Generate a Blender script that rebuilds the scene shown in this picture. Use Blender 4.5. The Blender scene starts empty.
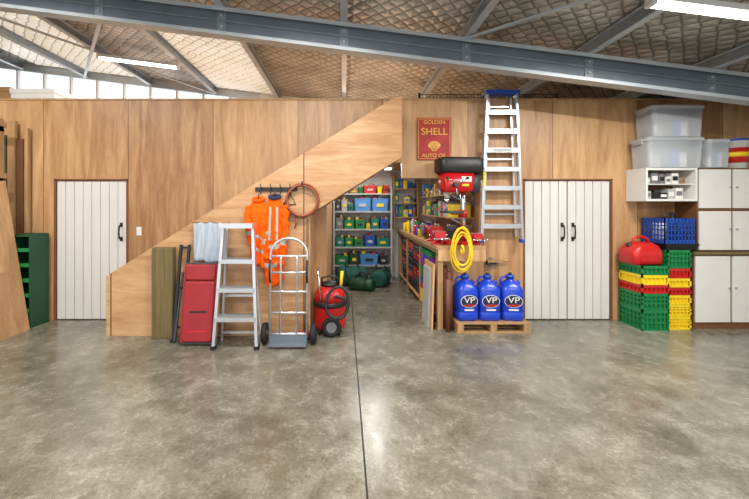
import bpy, bmesh, math, random
from mathutils import Vector, Matrix, noise as mnoise
random.seed(7)
scene = bpy.context.scene
COL = scene.collection

# ------------------------------------------------------------ materials
def lin(c):
    c = c/255.0
    return c/12.92 if c <= 0.04045 else ((c+0.055)/1.055)**2.4
def S(r, g, b): return (lin(r), lin(g), lin(b), 1.0)

def new_mat(name):
    m = bpy.data.materials.new(name); m.use_nodes = True
    nt = m.node_tree
    return m, nt, nt.nodes['Principled BSDF'], nt.nodes, nt.links

def mat(name, col, rough=.5, metal=0.0, var=.12, scale=5, bump=.05, bscale=60, alpha=1.0, trans=0.0, stretch=None, spec=.5):
    m, nt, p, N, L = new_mat(name)
    tc = N.new('ShaderNodeTexCoord')
    mp = N.new('ShaderNodeMapping')
    if stretch: mp.inputs['Scale'].default_value = stretch
    L.new(tc.outputs['Object'], mp.inputs['Vector'])
    n = N.new('ShaderNodeTexNoise'); n.inputs['Scale'].default_value = scale; n.inputs['Detail'].default_value = 5
    L.new(mp.outputs[0], n.inputs['Vector'])
    r = N.new('ShaderNodeMapRange')
    r.inputs['From Min'].default_value = .3; r.inputs['From Max'].default_value = .7
    r.inputs['To Min'].default_value = 1-var; r.inputs['To Max'].default_value = 1+var*.6
    L.new(n.outputs['Fac'], r.inputs['Value'])
    h = N.new('ShaderNodeHueSaturation'); h.inputs['Color'].default_value = col
    L.new(r.outputs[0], h.inputs['Value'])
    L.new(h.outputs[0], p.inputs['Base Color'])
    p.inputs['Roughness'].default_value = rough
    p.inputs['Metallic'].default_value = metal
    p.inputs['Alpha'].default_value = alpha
    p.inputs['Transmission Weight'].default_value = trans
    p.inputs['Specular IOR Level'].default_value = spec
    if bump:
        n2 = N.new('ShaderNodeTexNoise'); n2.inputs['Scale'].default_value = bscale
        L.new(mp.outputs[0], n2.inputs['Vector'])
        b = N.new('ShaderNodeBump'); b.inputs['Strength'].default_value = bump; b.inputs['Distance'].default_value = .01
        L.new(n2.outputs['Fac'], b.inputs['Height']); L.new(b.outputs[0], p.inputs['Normal'])
    return m

def emis(name, col, st):
    m, nt, p, N, L = new_mat(name)
    p.inputs['Base Color'].default_value = col
    p.inputs['Emission Color'].default_value = col
    p.inputs['Emission Strength'].default_value = st
    return m

def ply_mat(name, dark, light, seams=True, off=3.05, pw=1.2, vert=True):
    m, nt, p, N, L = new_mat(name)
    g = N.new('ShaderNodeNewGeometry')
    sp = N.new('ShaderNodeSeparateXYZ'); L.new(g.outputs['Position'], sp.inputs[0])
    def math_(op, a, b=None):
        n = N.new('ShaderNodeMath'); n.operation = op
        for i, v in enumerate((a, b)):
            if v is None: continue
            if isinstance(v, (int, float)): n.inputs[i].default_value = v
            else: L.new(v, n.inputs[i])
        return n.outputs[0]
    t = math_('DIVIDE', math_('ADD', sp.outputs['X'], off+12*pw), pw)
    idx = math_('FLOOR', t); fr = math_('FRACT', t)
    wn = N.new('ShaderNodeTexWhiteNoise'); wn.noise_dimensions = '1D'; L.new(idx, wn.inputs['W'])
    mp = N.new('ShaderNodeMapping'); mp.inputs['Scale'].default_value = (5, 5, .6) if vert else (.6, 5, 5)
    L.new(g.outputs['Position'], mp.inputs['Vector'])
    va = N.new('ShaderNodeVectorMath'); va.operation = 'ADD'
    L.new(mp.outputs[0], va.inputs[0])
    cx = N.new('ShaderNodeCombineXYZ'); L.new(math_('MULTIPLY', wn.outputs['Value'], 40), cx.inputs[0]); L.new(cx.outputs[0], va.inputs[1])
    n1 = N.new('ShaderNodeTexNoise'); n1.inputs['Scale'].default_value = 1.3; n1.inputs['Detail'].default_value = 7; n1.inputs['Distortion'].default_value = 1.3
    L.new(va.outputs[0], n1.inputs['Vector'])
    n2 = N.new('ShaderNodeTexNoise'); n2.inputs['Scale'].default_value = 10; n2.inputs['Detail'].default_value = 7; n2.inputs['Roughness'].default_value = .75
    L.new(va.outputs[0], n2.inputs['Vector'])
    s = math_('ADD', math_('MULTIPLY', n1.outputs['Fac'], .60), math_('MULTIPLY', n2.outputs['Fac'], .40))
    s = math_('ADD', s, math_('MULTIPLY', math_('SUBTRACT', wn.outputs['Value'], .5), .22))
    cr = N.new('ShaderNodeValToRGB')
    cr.color_ramp.elements[0].position = .33; cr.color_ramp.elements[0].color = dark
    cr.color_ramp.elements[1].position = .67; cr.color_ramp.elements[1].color = light
    L.new(s, cr.inputs[0])
    out = cr.outputs[0]
    if seams:
        e = math_('LESS_THAN', math_('ABSOLUTE', math_('SUBTRACT', fr, .5)), .4965)
        mx = N.new('ShaderNodeMix'); mx.data_type = 'RGBA'
        mx.inputs[6].default_value = (dark[0]*.4, dark[1]*.35, dark[2]*.35, 1)
        L.new(e, mx.inputs[0]); L.new(out, mx.inputs[7]); out = mx.outputs[2]
    L.new(out, p.inputs['Base Color'])
    p.inputs['Roughness'].default_value = .42
    b = N.new('ShaderNodeBump'); b.inputs['Strength'].default_value = .06; b.inputs['Distance'].default_value = .01
    L.new(n2.outputs['Fac'], b.inputs['Height']); L.new(b.outputs[0], p.inputs['Normal'])
    return m

def concrete():
    m, nt, p, N, L = new_mat('polished_concrete')
    g = N.new('ShaderNodeNewGeometry')
    def noise(sc, det, dist=0, rough=.6):
        n = N.new('ShaderNodeTexNoise'); n.inputs['Scale'].default_value = sc; n.inputs['Detail'].default_value = det
        n.inputs['Distortion'].default_value = dist; n.inputs['Roughness'].default_value = rough
        L.new(g.outputs['Position'], n.inputs['Vector']); return n.outputs['Fac']
    a = noise(.8, 8, .5, .65); b = noise(5.0, 10, .2, .78); c = noise(45, 6, 0, .8)
    def mul(x, k, y=None):
        n = N.new('ShaderNodeMath'); n.operation = 'MULTIPLY_ADD'
        L.new(x, n.inputs[0]); n.inputs[1].default_value = k
        if y is None: n.inputs[2].default_value = 0
        else: L.new(y, n.inputs[2])
        return n.outputs[0]
    s = mul(a, .34, mul(b, .36, mul(c, .30)))
    cr = N.new('ShaderNodeValToRGB'); el = cr.color_ramp.elements
    el[0].position = .37; el[0].color = S(66, 62, 52)
    el[1].position = .65; el[1].color = S(168, 165, 152)
    e = el.new(.46); e.color = S(100, 96, 82)
    e = el.new(.54); e.color = S(130, 126, 112)
    L.new(s, cr.inputs[0])
    def layer(prev, sc, lo, hi, amt, col, dist=1.0):
        st = noise(sc, 10, dist, .8)
        sr = N.new('ShaderNodeMapRange'); sr.inputs['From Min'].default_value = lo; sr.inputs['From Max'].default_value = hi
        sr.inputs['To Max'].default_value = amt
        L.new(st, sr.inputs['Value'])
        mx = N.new('ShaderNodeMix'); mx.data_type = 'RGBA'; mx.inputs[7].default_value = col
        L.new(sr.outputs[0], mx.inputs[0]); L.new(prev, mx.inputs[6]); return mx.outputs[2]
    o = layer(cr.outputs[0], 1.9, .54, .66, .55, S(74, 66, 50))
    o = layer(o, 3.7, .60, .68, .55, S(48, 44, 38), .4)
    L.new(o, p.inputs['Base Color'])
    rr = N.new('ShaderNodeMapRange'); rr.inputs['From Min'].default_value = .35; rr.inputs['From Max'].default_value = .65
    rr.inputs['To Min'].default_value = .12; rr.inputs['To Max'].default_value = .34
    L.new(b, rr.inputs['Value']); L.new(rr.outputs[0], p.inputs['Roughness'])
    bp = N.new('ShaderNodeBump'); bp.inputs['Strength'].default_value = .08; bp.inputs['Distance'].default_value = .006
    L.new(b, bp.inputs['Height']); L.new(bp.outputs[0], p.inputs['Normal'])
    return m

def foil(name='foil_insulation', c0=S(140, 134, 124), c1=S(212, 209, 200), metal=.3, glow=0):
    m, nt, p, N, L = new_mat(name)
    g = N.new('ShaderNodeNewGeometry')
    mp = N.new('ShaderNodeMapping'); mp.inputs['Rotation'].default_value = (0, 0, math.radians(45)); mp.inputs['Scale'].default_value = (7.5, 7.5, 0.001)
    L.new(g.outputs['Position'], mp.inputs['Vector'])
    v = N.new('ShaderNodeTexVoronoi'); v.inputs['Scale'].default_value = 1; v.inputs['Randomness'].default_value = .22; v.feature = 'DISTANCE_TO_EDGE'
    L.new(mp.outputs[0], v.inputs['Vector'])
    n = N.new('ShaderNodeTexNoise'); n.inputs['Scale'].default_value = 1.4; n.inputs['Detail'].default_value = 8; n.inputs['Roughness'].default_value = .7
    L.new(g.outputs['Position'], n.inputs['Vector'])
    cr = N.new('ShaderNodeValToRGB'); el = cr.color_ramp.elements
    el[0].position = .34; el[0].color = c0; el[1].position = .66; el[1].color = c1
    L.new(n.outputs['Fac'], cr.inputs[0])
    r = N.new('ShaderNodeMapRange'); r.inputs['From Min'].default_value = .02; r.inputs['From Max'].default_value = .14
    r.inputs['To Min'].default_value = .38; r.inputs['To Max'].default_value = 1
    L.new(v.outputs['Distance'], r.inputs['Value'])
    h = N.new('ShaderNodeHueSaturation'); L.new(cr.outputs[0], h.inputs['Color']); L.new(r.outputs[0], h.inputs['Value'])
    L.new(h.outputs[0], p.inputs['Base Color'])
    if glow:
        L.new(h.outputs[0], p.inputs['Emission Color']); p.inputs['Emission Strength'].default_value = glow
    p.inputs['Metallic'].default_value = metal; p.inputs['Roughness'].default_value = .4
    b = N.new('ShaderNodeBump'); b.inputs['Strength'].default_value = .8; b.inputs['Distance'].default_value = .05
    L.new(v.outputs['Distance'], b.inputs['Height']); L.new(b.outputs[0], p.inputs['Normal'])
    return m

PLY = ply_mat('plywood', S(146, 102, 64), S(200, 158, 112))
PLYL = ply_mat('plywood_light', S(166, 120, 78), S(212, 172, 128), seams=True, off=.5, pw=2.4, vert=False)
PLYP = ply_mat('plywood_plain', S(158, 112, 72), S(204, 162, 116), seams=False)
CONC = concrete(); FOIL = foil()
WHITE = mat('white_paint', S(218, 216, 211), .45, var=.04, bump=.02)
DOORW = mat('door_white', S(206, 203, 197), .5, var=.05, stretch=(1, 1, .2))
BLACK = mat('black_plastic', S(28, 28, 30), .45, var=.1)
RUBBER = mat('rubber', S(22, 22, 23), .75, var=.1)
STEEL = mat('galvanised_steel', S(150, 158, 166), .38, .7, var=.15, scale=9)
STEELD = mat('beam_steel', S(118, 128, 138), .42, .45, var=.15, scale=3)
STEELL = mat('flange_steel', S(186, 193, 198), .4, .35, var=.12, scale=4)
ALU = mat('aluminium', S(205, 207, 210), .32, .75, var=.06)
CHROME = mat('chrome', S(215, 218, 222), .15, 1, var=.03, bump=0)
TIMB = mat('timber', S(172, 134, 92), .6, var=.25, stretch=(6, 6, .6), scale=4)
TIMBD = mat('treated_timber', S(112, 96, 60), .75, var=.3, stretch=(8, 8, .5), scale=4, bump=.3)
BROWN = mat('brown_trim', S(112, 72, 42), .5, var=.15, stretch=(4, 4, .7))
RED = mat('red_plastic', S(190, 30, 26), .35, var=.1)
REDP = mat('red_enamel', S(184, 24, 26), .25, var=.08, bump=.01)
REDD = mat('red_vinyl', S(150, 28, 36), .5, var=.16, bump=.15)
GREEN = mat('green_plastic', S(20, 122, 64), .4, var=.1)
TEAL = mat('teal_plastic', S(16, 120, 104), .4, var=.1)
GREEND = mat('dark_green', S(20, 72, 46), .5, var=.15)
GRNBAG = mat('green_canvas', S(24, 84, 74), .8, var=.2, bump=.3)
YEL = mat('yellow_plastic', S(236, 202, 30), .4, var=.08)
BLUE = mat('blue_plastic', S(24, 62, 184), .3, var=.08)
BLUEC = mat('blue_crate', S(26, 74, 166), .4, var=.1)
BLUEL = mat('light_blue_plastic', S(74, 136, 200), .4, var=.1)
PURP = mat('purple_plastic', S(120, 56, 150), .4, var=.1)
ORANGE = mat('hivis_orange', S(240, 92, 12), .9, var=.2, bump=.3, bscale=24, spec=.15)
REFL = mat('reflective_tape', S(170, 172, 160), .4, .2, var=.15)
NAVY = mat('navy_cloth', S(34, 40, 66), .85, var=.15)
TOWEL = mat('towel_cloth', S(176, 186, 198), .95, var=.2, bump=.4, bscale=90, stretch=(12, 1, .8))
GREY = mat('grey_plastic', S(112, 114, 116), .5, var=.1)
GREYL = mat('light_grey', S(170, 172, 172), .5, var=.1)
DARKG = mat('dark_grey', S(58, 60, 64), .5, var=.12)
CARD = mat('cardboard', S(160, 120, 80), .8, var=.12)
TUBE = mat('brown_pipe', S(112, 64, 40), .5, var=.15)
CABLE = mat('copper_cable', S(146, 78, 48), .5, var=.15)
CLEAR = mat('clear_plastic', S(222, 227, 230), .25, var=.04, alpha=.5, bump=.02)
SIGNR = mat('sign_red', S(166, 34, 32), .5, var=.35, scale=8)
SIGNY = mat('sign_yellow', S(226, 178, 70), .5, var=.2)
LAMP = emis('tube_glow', (1, .99, .97, 1), 8)
ROOFGLOW = foil('roof_sheet_glow', S(214, 206, 186), S(255, 250, 238), 0, .6)  # daylight through the roof sheets is put in as emission
GLASS = mat('window_glass', (.9, .95, 1, 1), .05, alpha=.12, bump=0)

# ------------------------------------------------------------ mesh builder
class MB:
    def __init__(s, name):
        s.name = name; s.bm = bmesh.new(); s.mats = []; s.M = Matrix()
    def mi(s, m):
        if m not in s.mats: s.mats.append(m)
        return s.mats.index(m)
    def v(s, co): return s.bm.verts.new(s.M @ Vector(co))
    def f(s, vs, m, sm=False):
        try: f = s.bm.faces.new(vs)
        except ValueError: return
        f.material_index = s.mi(m); f.smooth = sm
    def box(s, x0, x1, y0, y1, z0, z1, m):
        a = [s.v(p) for p in ((x0,y0,z0),(x1,y0,z0),(x1,y1,z0),(x0,y1,z0),(x0,y0,z1),(x1,y0,z1),(x1,y1,z1),(x0,y1,z1))]
        for q in ((3,2,1,0),(4,5,6,7),(0,1,5,4),(1,2,6,5),(2,3,7,6),(3,0,4,7)): s.f([a[i] for i in q], m)
    def poly(s, pts, y0, y1, m):   # XZ polygon extruded along Y
        A = [s.v((x, y0, z)) for x, z in pts]; B = [s.v((x, y1, z)) for x, z in pts]
        s.f(A, m); s.f(B[::-1], m); n = len(pts)
        for i in range(n): s.f([A[i], B[i], B[(i+1) % n], A[(i+1) % n]], m)
    def polyx(s, pts, x0, x1, m):  # YZ polygon extruded along X
        A = [s.v((x0, y, z)) for y, z in pts]; B = [s.v((x1, y, z)) for y, z in pts]
        s.f(A, m); s.f(B[::-1], m); n = len(pts)
        for i in range(n): s.f([A[i], B[i], B[(i+1) % n], A[(i+1) % n]], m)
    def loft(s, rings, m, sm=True, cap=True, closed=False):
        R = [[s.v(p) for p in r] for r in rings]; n = len(R[0])
        K = len(R)
        for k in range(K if closed else K-1):
            mm = m(k) if callable(m) else m
            a, b = R[k], R[(k+1) % K]
            for i in range(n): s.f([a[i], a[(i+1) % n], b[(i+1) % n], b[i]], mm, sm)
        if cap and not closed:
            s.f(R[0][::-1], m(0) if callable(m) else m); s.f(R[-1], m(K-2) if callable(m) else m)
    def frame(s, d):
        d = Vector(d).normalized(); u = Vector((0, 0, 1)) if abs(d.z) < .9 else Vector((0, 1, 0))
        a = d.cross(u).normalized(); return a, a.cross(d).normalized()
    def cyl(s, p0, p1, r, m, r1=None, n=16, cap=True):
        p0, p1 = Vector(p0), Vector(p1); r1 = r if r1 is None else r1
        a, b = s.frame(p1-p0)
        rg = lambda p, q: [p+a*q*math.cos(2*math.pi*i/n)+b*q*math.sin(2*math.pi*i/n) for i in range(n)]
        s.loft([rg(p0, r), rg(p1, r1)], m, True, cap)
    def tube(s, pts, r, m, n=8, closed=False):
        P = [Vector(p) for p in pts]; K = len(P); rings = []; a = None
        for i in range(K):
            if closed: d = P[(i+1) % K]-P[i-1]
            else: d = P[min(i+1, K-1)]-P[max(i-1, 0)]
            d.normalize()
            if a is None: a, b = s.frame(d)
            else:
                a = (a-d*a.dot(d)).normalized(); b = a.cross(d).normalized()
            rr = r[i] if isinstance(r, (list, tuple)) else r
            rings.append([P[i]+a*rr*math.cos(2*math.pi*j/n)+b*rr*math.sin(2*math.pi*j/n) for j in range(n)])
        s.loft(rings, m, True, True, closed)
    def lathe(s, prof, c, m, n=24, ax='z'):
        c = Vector(c); rings = []
        for r, h in prof:
            rg = []
            for i in range(n):
                t = 2*math.pi*i/n; x, y = r*math.cos(t), r*math.sin(t)
                rg.append(c+(Vector((x, y, h)) if ax == 'z' else Vector((h, x, y)) if ax == 'x' else Vector((x, h, y))))
            rings.append(rg)
        s.loft(rings, m)
    def rr(s, cx, cy, z, sx, sy, r, k=4):
        out = []; r = min(r, sx/2*.99, sy/2*.99)
        for q, (ax, ay) in enumerate(((1, 1), (-1, 1), (-1, -1), (1, -1))):
            for i in range(k+1):
                t = math.pi/2*(q+i/k)
                out.append((cx+ax*(sx/2-r)+r*math.cos(t), cy+ay*(sy/2-r)+r*math.sin(t), z))
        return out
    def rloft(s, rows, m, sm=True, k=4):
        s.loft([s.rr(*r, k=k) for r in rows], m, sm)
    def bar(s, p0, p1, w, d, m, side=(1, 0, 0)):
        p0, p1 = Vector(p0), Vector(p1); z = (p1-p0).normalized(); x = Vector(side); x = (x-z*x.dot(z)).normalized(); y = z.cross(x)
        rg = lambda p: [p+x*w/2*i+y*d/2*j for i, j in ((-1, -1), (1, -1), (1, 1), (-1, 1))]
        s.loft([rg(p0), rg(p1)], m, False)
    def torus(s, c, R, r, m, ax='y', n=28, k=8, ez=1):
        c = Vector(c); pts = []
        for i in range(n):
            t = 2*math.pi*i/n; a, b = R*math.cos(t), R*ez*math.sin(t)
            pts.append(c+(Vector((a, 0, b)) if ax == 'y' else Vector((0, a, b)) if ax == 'x' else Vector((a, b, 0))))
        s.tube(pts, r, m, k, True)
    def finish(s, bevel=0, origin=True):
        bmesh.ops.recalc_face_normals(s.bm, faces=s.bm.faces)
        lo = Vector((0, 0, 0))
        if origin and s.bm.verts:
            xs = [v.co for v in s.bm.verts]
            lo = Vector(((min(v.x for v in xs)+max(v.x for v in xs))/2, (min(v.y for v in xs)+max(v.y for v in xs))/2, min(v.z for v in xs)))
            for v in s.bm.verts: v.co -= lo
        me = bpy.data.meshes.new(s.name); s.bm.to_mesh(me); s.bm.free()
        for m in s.mats: me.materials.append(m)
        o = bpy.data.objects.new(s.name, me); COL.objects.link(o); o.location = lo
        if bevel:
            b = o.modifiers.new('bevel', 'BEVEL'); b.width = bevel; b.segments = 2; b.limit_method = 'ANGLE'; b.angle_limit = math.radians(40)
        return o

def text(name, body, size, loc, m, parent, ext=.002, rotx=90, sx=1):
    cu = bpy.data.curves.new(name, 'FONT'); cu.body = body; cu.size = size; cu.extrude = ext
    cu.align_x = 'CENTER'; cu.align_y = 'CENTER'
    t = bpy.data.objects.new(name+'_c', cu); COL.objects.link(t); bpy.context.view_layer.update()
    me = bpy.data.meshes.new_from_object(t); bpy.data.objects.remove(t)
    o = bpy.data.objects.new(name, me); COL.objects.link(o); me.materials.clear(); me.materials.append(m)
    o.parent = parent; o.location = Vector(loc)-parent.location
    o.rotation_euler = (math.radians(rotx), 0, 0); o.scale = (sx, 1, 1)
    return o

ZR = lambda x: 3.78-.126*x       # underside line of the purlins

# ------------------------------------------------------------ room shell
b = MB('floor')
b.box(-9, .124, -9, 3.1, -.12, 0, CONC); b.box(.136, 8, -9, 3.1, -.12, 0, CONC)
b.box(.124, .136, -9, 3.1, -.12, -.006, BLACK)
b.finish(origin=False)

b = MB('wall_front')
Y0, Y1 = 0, .09
b.box(-8, -4.10, Y0, Y1, 0, 3.11, PLY)
b.box(-4.10, -3.05, Y0, Y1, 2.0, 3.11, PLY)
b.box(-3.05, -.25, Y0, Y1, 0, 3.11, PLY)
b.poly([(-.25, 1.626), (.72, 2.227), (.82, 2.227), (.82, 3.11), (-.25, 3.11)], Y0, Y1, PLY)
b.box(.82, 1.98, Y0, Y1, 2.01, 3.11, PLY)
b.box(1.98, 2.53, Y0, Y1, 0, 3.11, PLY)
b.box(2.53, 3.795, Y0, Y1, 2.0, 3.11, PLY)
b.poly([(3.795, 0), (7, 0), (7, 2.88), (5.2, 3.11), (3.795, 3.11)], Y0, Y1, PLY)
b.box(-8, 5.0, -.012, Y1+.01, 3.11, 3.135, TIMB)
b.finish(origin=False)

b = MB('mezzanine_floor'); b.box(-8, 7, .09, 3.0, 2.42, 2.58, PLYP); b.finish()
b = MB('wall_passage_left'); b.box(-.30, -.25, .09, 3.0, 0, 2.42, PLYP); b.finish()
b = MB('wall_passage_right'); b.box(1.98, 2.03, .09, 3.0, 0, 2.42, PLYP); b.finish()

b = MB('wall_back')
b.box(-8, 7, 3.0, 3.1, 0, 3.75, WHITE)
b.poly([(-1.9, 3.75), (7, 3.75-.75), (7, ZR(7)+.15), (-1.9, ZR(-1.9)+.15)], 3.0, 3.1, WHITE)
b.poly([(-8, ZR(-8)-.03), (-1.9, ZR(-1.9)-.03), (-1.9, ZR(-1.9)+.15), (-8, ZR(-8)+.15)], 3.0, 3.1, STEELL)
b.finish(origin=False)
b = MB('window_1')
x = -8
while x < -1.95:
    b.box(x, x+.04, 2.98, 3.06, 3.75, ZR(x)-.035, WHITE); x += .6
b.box(-8, -1.9, 2.98, 3.06, 3.75, 3.80, WHITE)
b.box(-8, -1.9, 3.03, 3.035, 3.8, 4.03, GLASS)
b.finish()

b = MB('wall_left'); b.box(-8.1, -8, -9, 3.1, 0, 5.2, WHITE); b.finish()
b = MB('wall_right'); b.box(7, 7.1, -9, 3.1, 0, 3.2, WHITE); b.finish()
b = MB('wall_rear')
b.box(-8, -5.5, -9.1, -9, 0, 4.9, WHITE); b.box(5, 7, -9.1, -9, 0, 3.0, WHITE)
b.poly([(-5.5, 3.2), (5, 3.0), (5, ZR(5)+.1), (-5.5, ZR(-5.5)+.1)], -9.1, -9, WHITE)
b.finish()

b = MB('ceiling')
b.poly([(-8.1, ZR(-8.1)+.15), (7.1, ZR(7.1)+.15), (7.1, ZR(7.1)+.21), (-8.1, ZR(-8.1)+.21)], -9.1, 3.1, FOIL)
b.finish(origin=False)
for (xa, xb) in ((-6.9, -5.85), (-5.75, -4.40), (-2.85, -1.50)):  # skylights, but the last strip is lit foil, its brightness painted as glow
    b = MB('skylight_foil_glow_1')
    b.poly([(xa, ZR(xa)+.135), (xb, ZR(xb)+.135), (xb, ZR(xb)+.147), (xa, ZR(xa)+.147)], -.4, 2.95, ROOFGLOW)
    b.finish()

b = MB('ceiling_purlins')
for i in range(-5, 5):
    x = i*1.45; z = ZR(x)
    b.box(x-.012, x+.012, -9, 2.98, z, z+.135, STEEL)
    b.box(x-.04, x+.04, -9, 2.98, z-.008, z+.004, STEELL)
    b.box(x-.035, x+.035, -9, 2.98, z+.12, z+.134, STEELL)
b.finish(origin=False)

def rafter(y, name):
    b = MB(name)
    L_ = lambda x, o: (x, ZR(x)-.012-o)
    def strip(o0, o1, y0, y1, m): b.poly([L_(-8, o0), L_(7, o0), L_(7, o1), L_(-8, o1)], y0, y1, m)
    strip(0, .012, y-.07, y+.07, STEELL)
    strip(.012, .31, y-.006, y+.006, STEELD)
    strip(.012, .045, y-.07, y-.06, STEELL)
    strip(.285, .31, y-.07, y-.06, STEELL)
    strip(.31, .325, y-.07, y+.07, STEELL)
    strip(.13, .15, y-.02, y-.005, STEEL)
    for i in range(-5, 5):
        x = i*1.45
        b.box(x-.05, x+.05, y-.014, y-.005, ZR(x)-.28, ZR(x)-.05, STEEL)
        for dz in (-.09, -.22): b.cyl((x, y-.03, ZR(x)+dz), (x, y-.01, ZR(x)+dz), .014, STEELL, n=6)
    return b.finish(origin=False)
rafter(-.8, 'roof_rafter'); rafter(-5.6, 'roof_rafter')

b = MB('roof_bracing')
for (x0, y0, x1, y1) in ((-5.8, -.7, -2.9, 2.9), (-2.9, -.7, -5.8, 2.9), (1.45, -.9, 4.35, -4.5)):
    b.bar((x0, y0, ZR(x0)-.03), (x1, y1, ZR(x1)-.03), .05, .02, STEELL)
b.finish()

# doors
def door(name, x0, x1, leafs, nb):
    b = MB(name)
    g = .012
    w = (x1-x0-g*(leafs+1))/leafs
    for l in range(leafs):
        a = x0+g+l*(w+g); bw = w/nb
        b.box(a, a+w, .035, .055, .015, 1.965, DOORW)
        for i in range(nb):
            bx0, bx1 = a+i*bw+.004, a+(i+1)*bw-.004
            b.poly([(bx0, .015), (bx1, .015), (bx1, 1.965), (bx0, 1.965)], .012, .036, DOORW)
        hx = (a+w-.07) if (l == 0) else a+.07
        b.tube([(hx, .015, 1.15), (hx, -.04, 1.16), (hx, -.05, 1.25), (hx, -.04, 1.34), (hx, .015, 1.35)], .011, BLACK)
        b.box(hx-.018, hx+.018, .0, .013, 1.12, 1.18, BLACK); b.box(hx-.018, hx+.018, .0, .013, 1.32, 1.38, BLACK)
    b.box(x0-.02, x0+.008, -.006, .08, 0, 2.0, BROWN); b.box(x1-.008, x1+.02, -.006, .08, 0, 2.0, BROWN)
    b.box(x0-.02, x1+.02, -.006, .08, 1.975, 2.0, BROWN)
    return b.finish(bevel=.003)
door('door_1', -4.08, -3.07, 1, 8); door('door_2', 2.55, 3.775, 2, 5)

b = MB('light_switch')
b.box(-2.93, -2.86, -.008, 0, 1.2, 1.32, WHITE); b.box(-2.905, -2.885, -.014, -.008, 1.25, 1.275, WHITE); b.finish(bevel=.002)

# staircase
b = MB('staircase')
b.poly([(-2.96, 0), (-2.96, .745), (.63, 2.97), (.72, 2.97), (.72, 2.227), (-.42, 1.52), (-.42, 0)], -.6, -.575, PLYL)
for i in range(13):
    x0 = -2.85+i*.27; z = (i+1)*.17
    b.box(x0-.02, x0+.27, -.574, -.012, z-.03, z, TIMB)
    b.box(x0, x0+.02, -.574, -.012, z-.17, z-.03, PLYP)
b.poly([(-.42, 1.52), (.72, 2.227), (.72, 2.25), (-.42, 1.543)], -.574, -.003, PLYP)
b.box(-.445, -.42, -.574, -.003, 0, 1.52, PLYP)
b.box(.70, .72, -.574, -.003, 2.26, 2.97, PLYP)
b.finish(origin=False)

# ------------------------------------------------------------ wall sign
b = MB('enamel_sign')
b.box(1.03, 1.51, -.02, -.004, 2.265, 2.86, SIGNR)
for (x0, x1, z0, z1) in ((1.045, 1.495, 2.28, 2.286), (1.045, 1.495, 2.839, 2.845), (1.045, 1.051, 2.28, 2.845), (1.489, 1.495, 2.28, 2.845)):
    b.box(x0, x1, -.023, -.02, z0, z1, SIGNY)
pts = [(1.27+.085*math.cos(t)*(1+.08*abs(math.sin(5*t))), 2.455+.075*math.sin(t)) for t in [math.pi*i/16 for i in range(17)]]
pts += [(1.22, 2.425), (1.245, 2.39), (1.295, 2.39), (1.32, 2.425)]
b.poly(pts, -.025, -.02, SIGNY)
for k in range(-3, 4):
    b.bar((1.27+k*.006, -.026, 2.40), (1.27+k*.023, -.026, 2.525-abs(k)*.008), .004, .002, SIGNR)
o = b.finish()
text('lettering_top', 'GOLDEN', .075, (1.27, -.024, 2.795), SIGNY, o)
text('lettering_mid', 'SHELL', .14, (1.27, -.024, 2.66), SIGNY, o)
text('lettering_low', 'AUTO OIL', .075, (1.27, -.024, 2.325), SIGNY, o)

# ------------------------------------------------------------ hung ladder on wall
b = MB('aluminium_stepladder')
Yl = -.115
zt, zb = 3.17, 1.14
def rx(z, side, inset=0):
    t = (z-zb)/(zt-zb); return 2.17+side*((.285-inset)*(1-t)+(.20-inset)*t)
for sd in (-1, 1):
    b.bar((rx(zb, sd), Yl, zb), (rx(zt, sd), Yl, zt), .028, .075, ALU)
    b.bar((rx(zb+.05, sd, .05), Yl+.07, zb+.05), (rx(zt, sd, .05), Yl+.05, zt-.05), .025, .03, ALU)
    b.box(rx(zb, sd)-.022, rx(zb, sd)+.022, Yl-.045, Yl+.045, zb-.03, zb+.02, BLUEC)
b.box(rx(zt, -1)-.03, rx(zt, 1)+.03, Yl-.07, Yl+.08, zt-.02, zt+.03, BLUEC)
for z in (1.36, 1.62, 1.88, 2.14, 2.40, 2.66, 2.92):
    b.box(rx(z, -1), rx(z, 1), Yl-.045, Yl+.03, z-.012, z+.012, ALU)
    b.box(rx(z, -1), rx(z, 1), Yl-.048, Yl-.038, z-.05, z+.012, ALU)
for z in (1.5, 2.27, 3.0): b.box(rx(z, -1, .05), rx(z, 1, .05), Yl+.055, Yl+.075, z-.012, z+.012, ALU)
b.box(rx(2.0, -1)-.012, rx(2.0, -1)+.02, Yl-.042, Yl-.038, 1.9, 2.1, YEL)
b.box(2.04, 2.30, Yl-.052, Yl-.048, 2.36, 2.405, GREYL)
b.box(2.0, 2.03, Yl-.03, -.001, 2.885, 2.905, BLACK); b.box(2.28, 2.31, Yl-.03, -.001, 2.885, 2.905, BLACK)
b.finish()

# ------------------------------------------------------------ workbench & contents
b = MB('workbench')
b.box(1.2, 1.84, -.42, -.003, 1.05, 1.10, TIMB)
b.box(1.2, 1.96, -.003, 2.95, 1.05, 1.10, TIMB)
b.box(1.2, 1.22, -.42, 2.95, 1.0, 1.05, TIMBD)
b.box(1.22, 1.84, -.42, -.40, .90, 1.05, PLYP)
for y in (-.365, .72, 1.9, 2.9): b.box(1.22, 1.29, y-.035, y+.035, 0, 1.05, TIMB)
for y in (.1, .72, 1.9, 2.9): b.box(1.88, 1.95, y-.035, y+.035, 0, 1.05, TIMB)
b.box(1.29, 1.97, -.025, -.005, .06, 1.05, PLYP)
b.box(1.22, 1.96, .0, 2.9, .10, .13, PLYP)
b.finish(bevel=.004)

b = MB('plywood_offcut'); b.M = Matrix.Translation((1.155, -.40, 0)) @ Matrix.Rotation(math.radians(2), 4, 'Y')
b.box(-.02, .0, 0, .5, 0, .86, PLYP); b.box(-.045, -.022, .1, .45, 0, .78, GREYL); b.finish()

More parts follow.
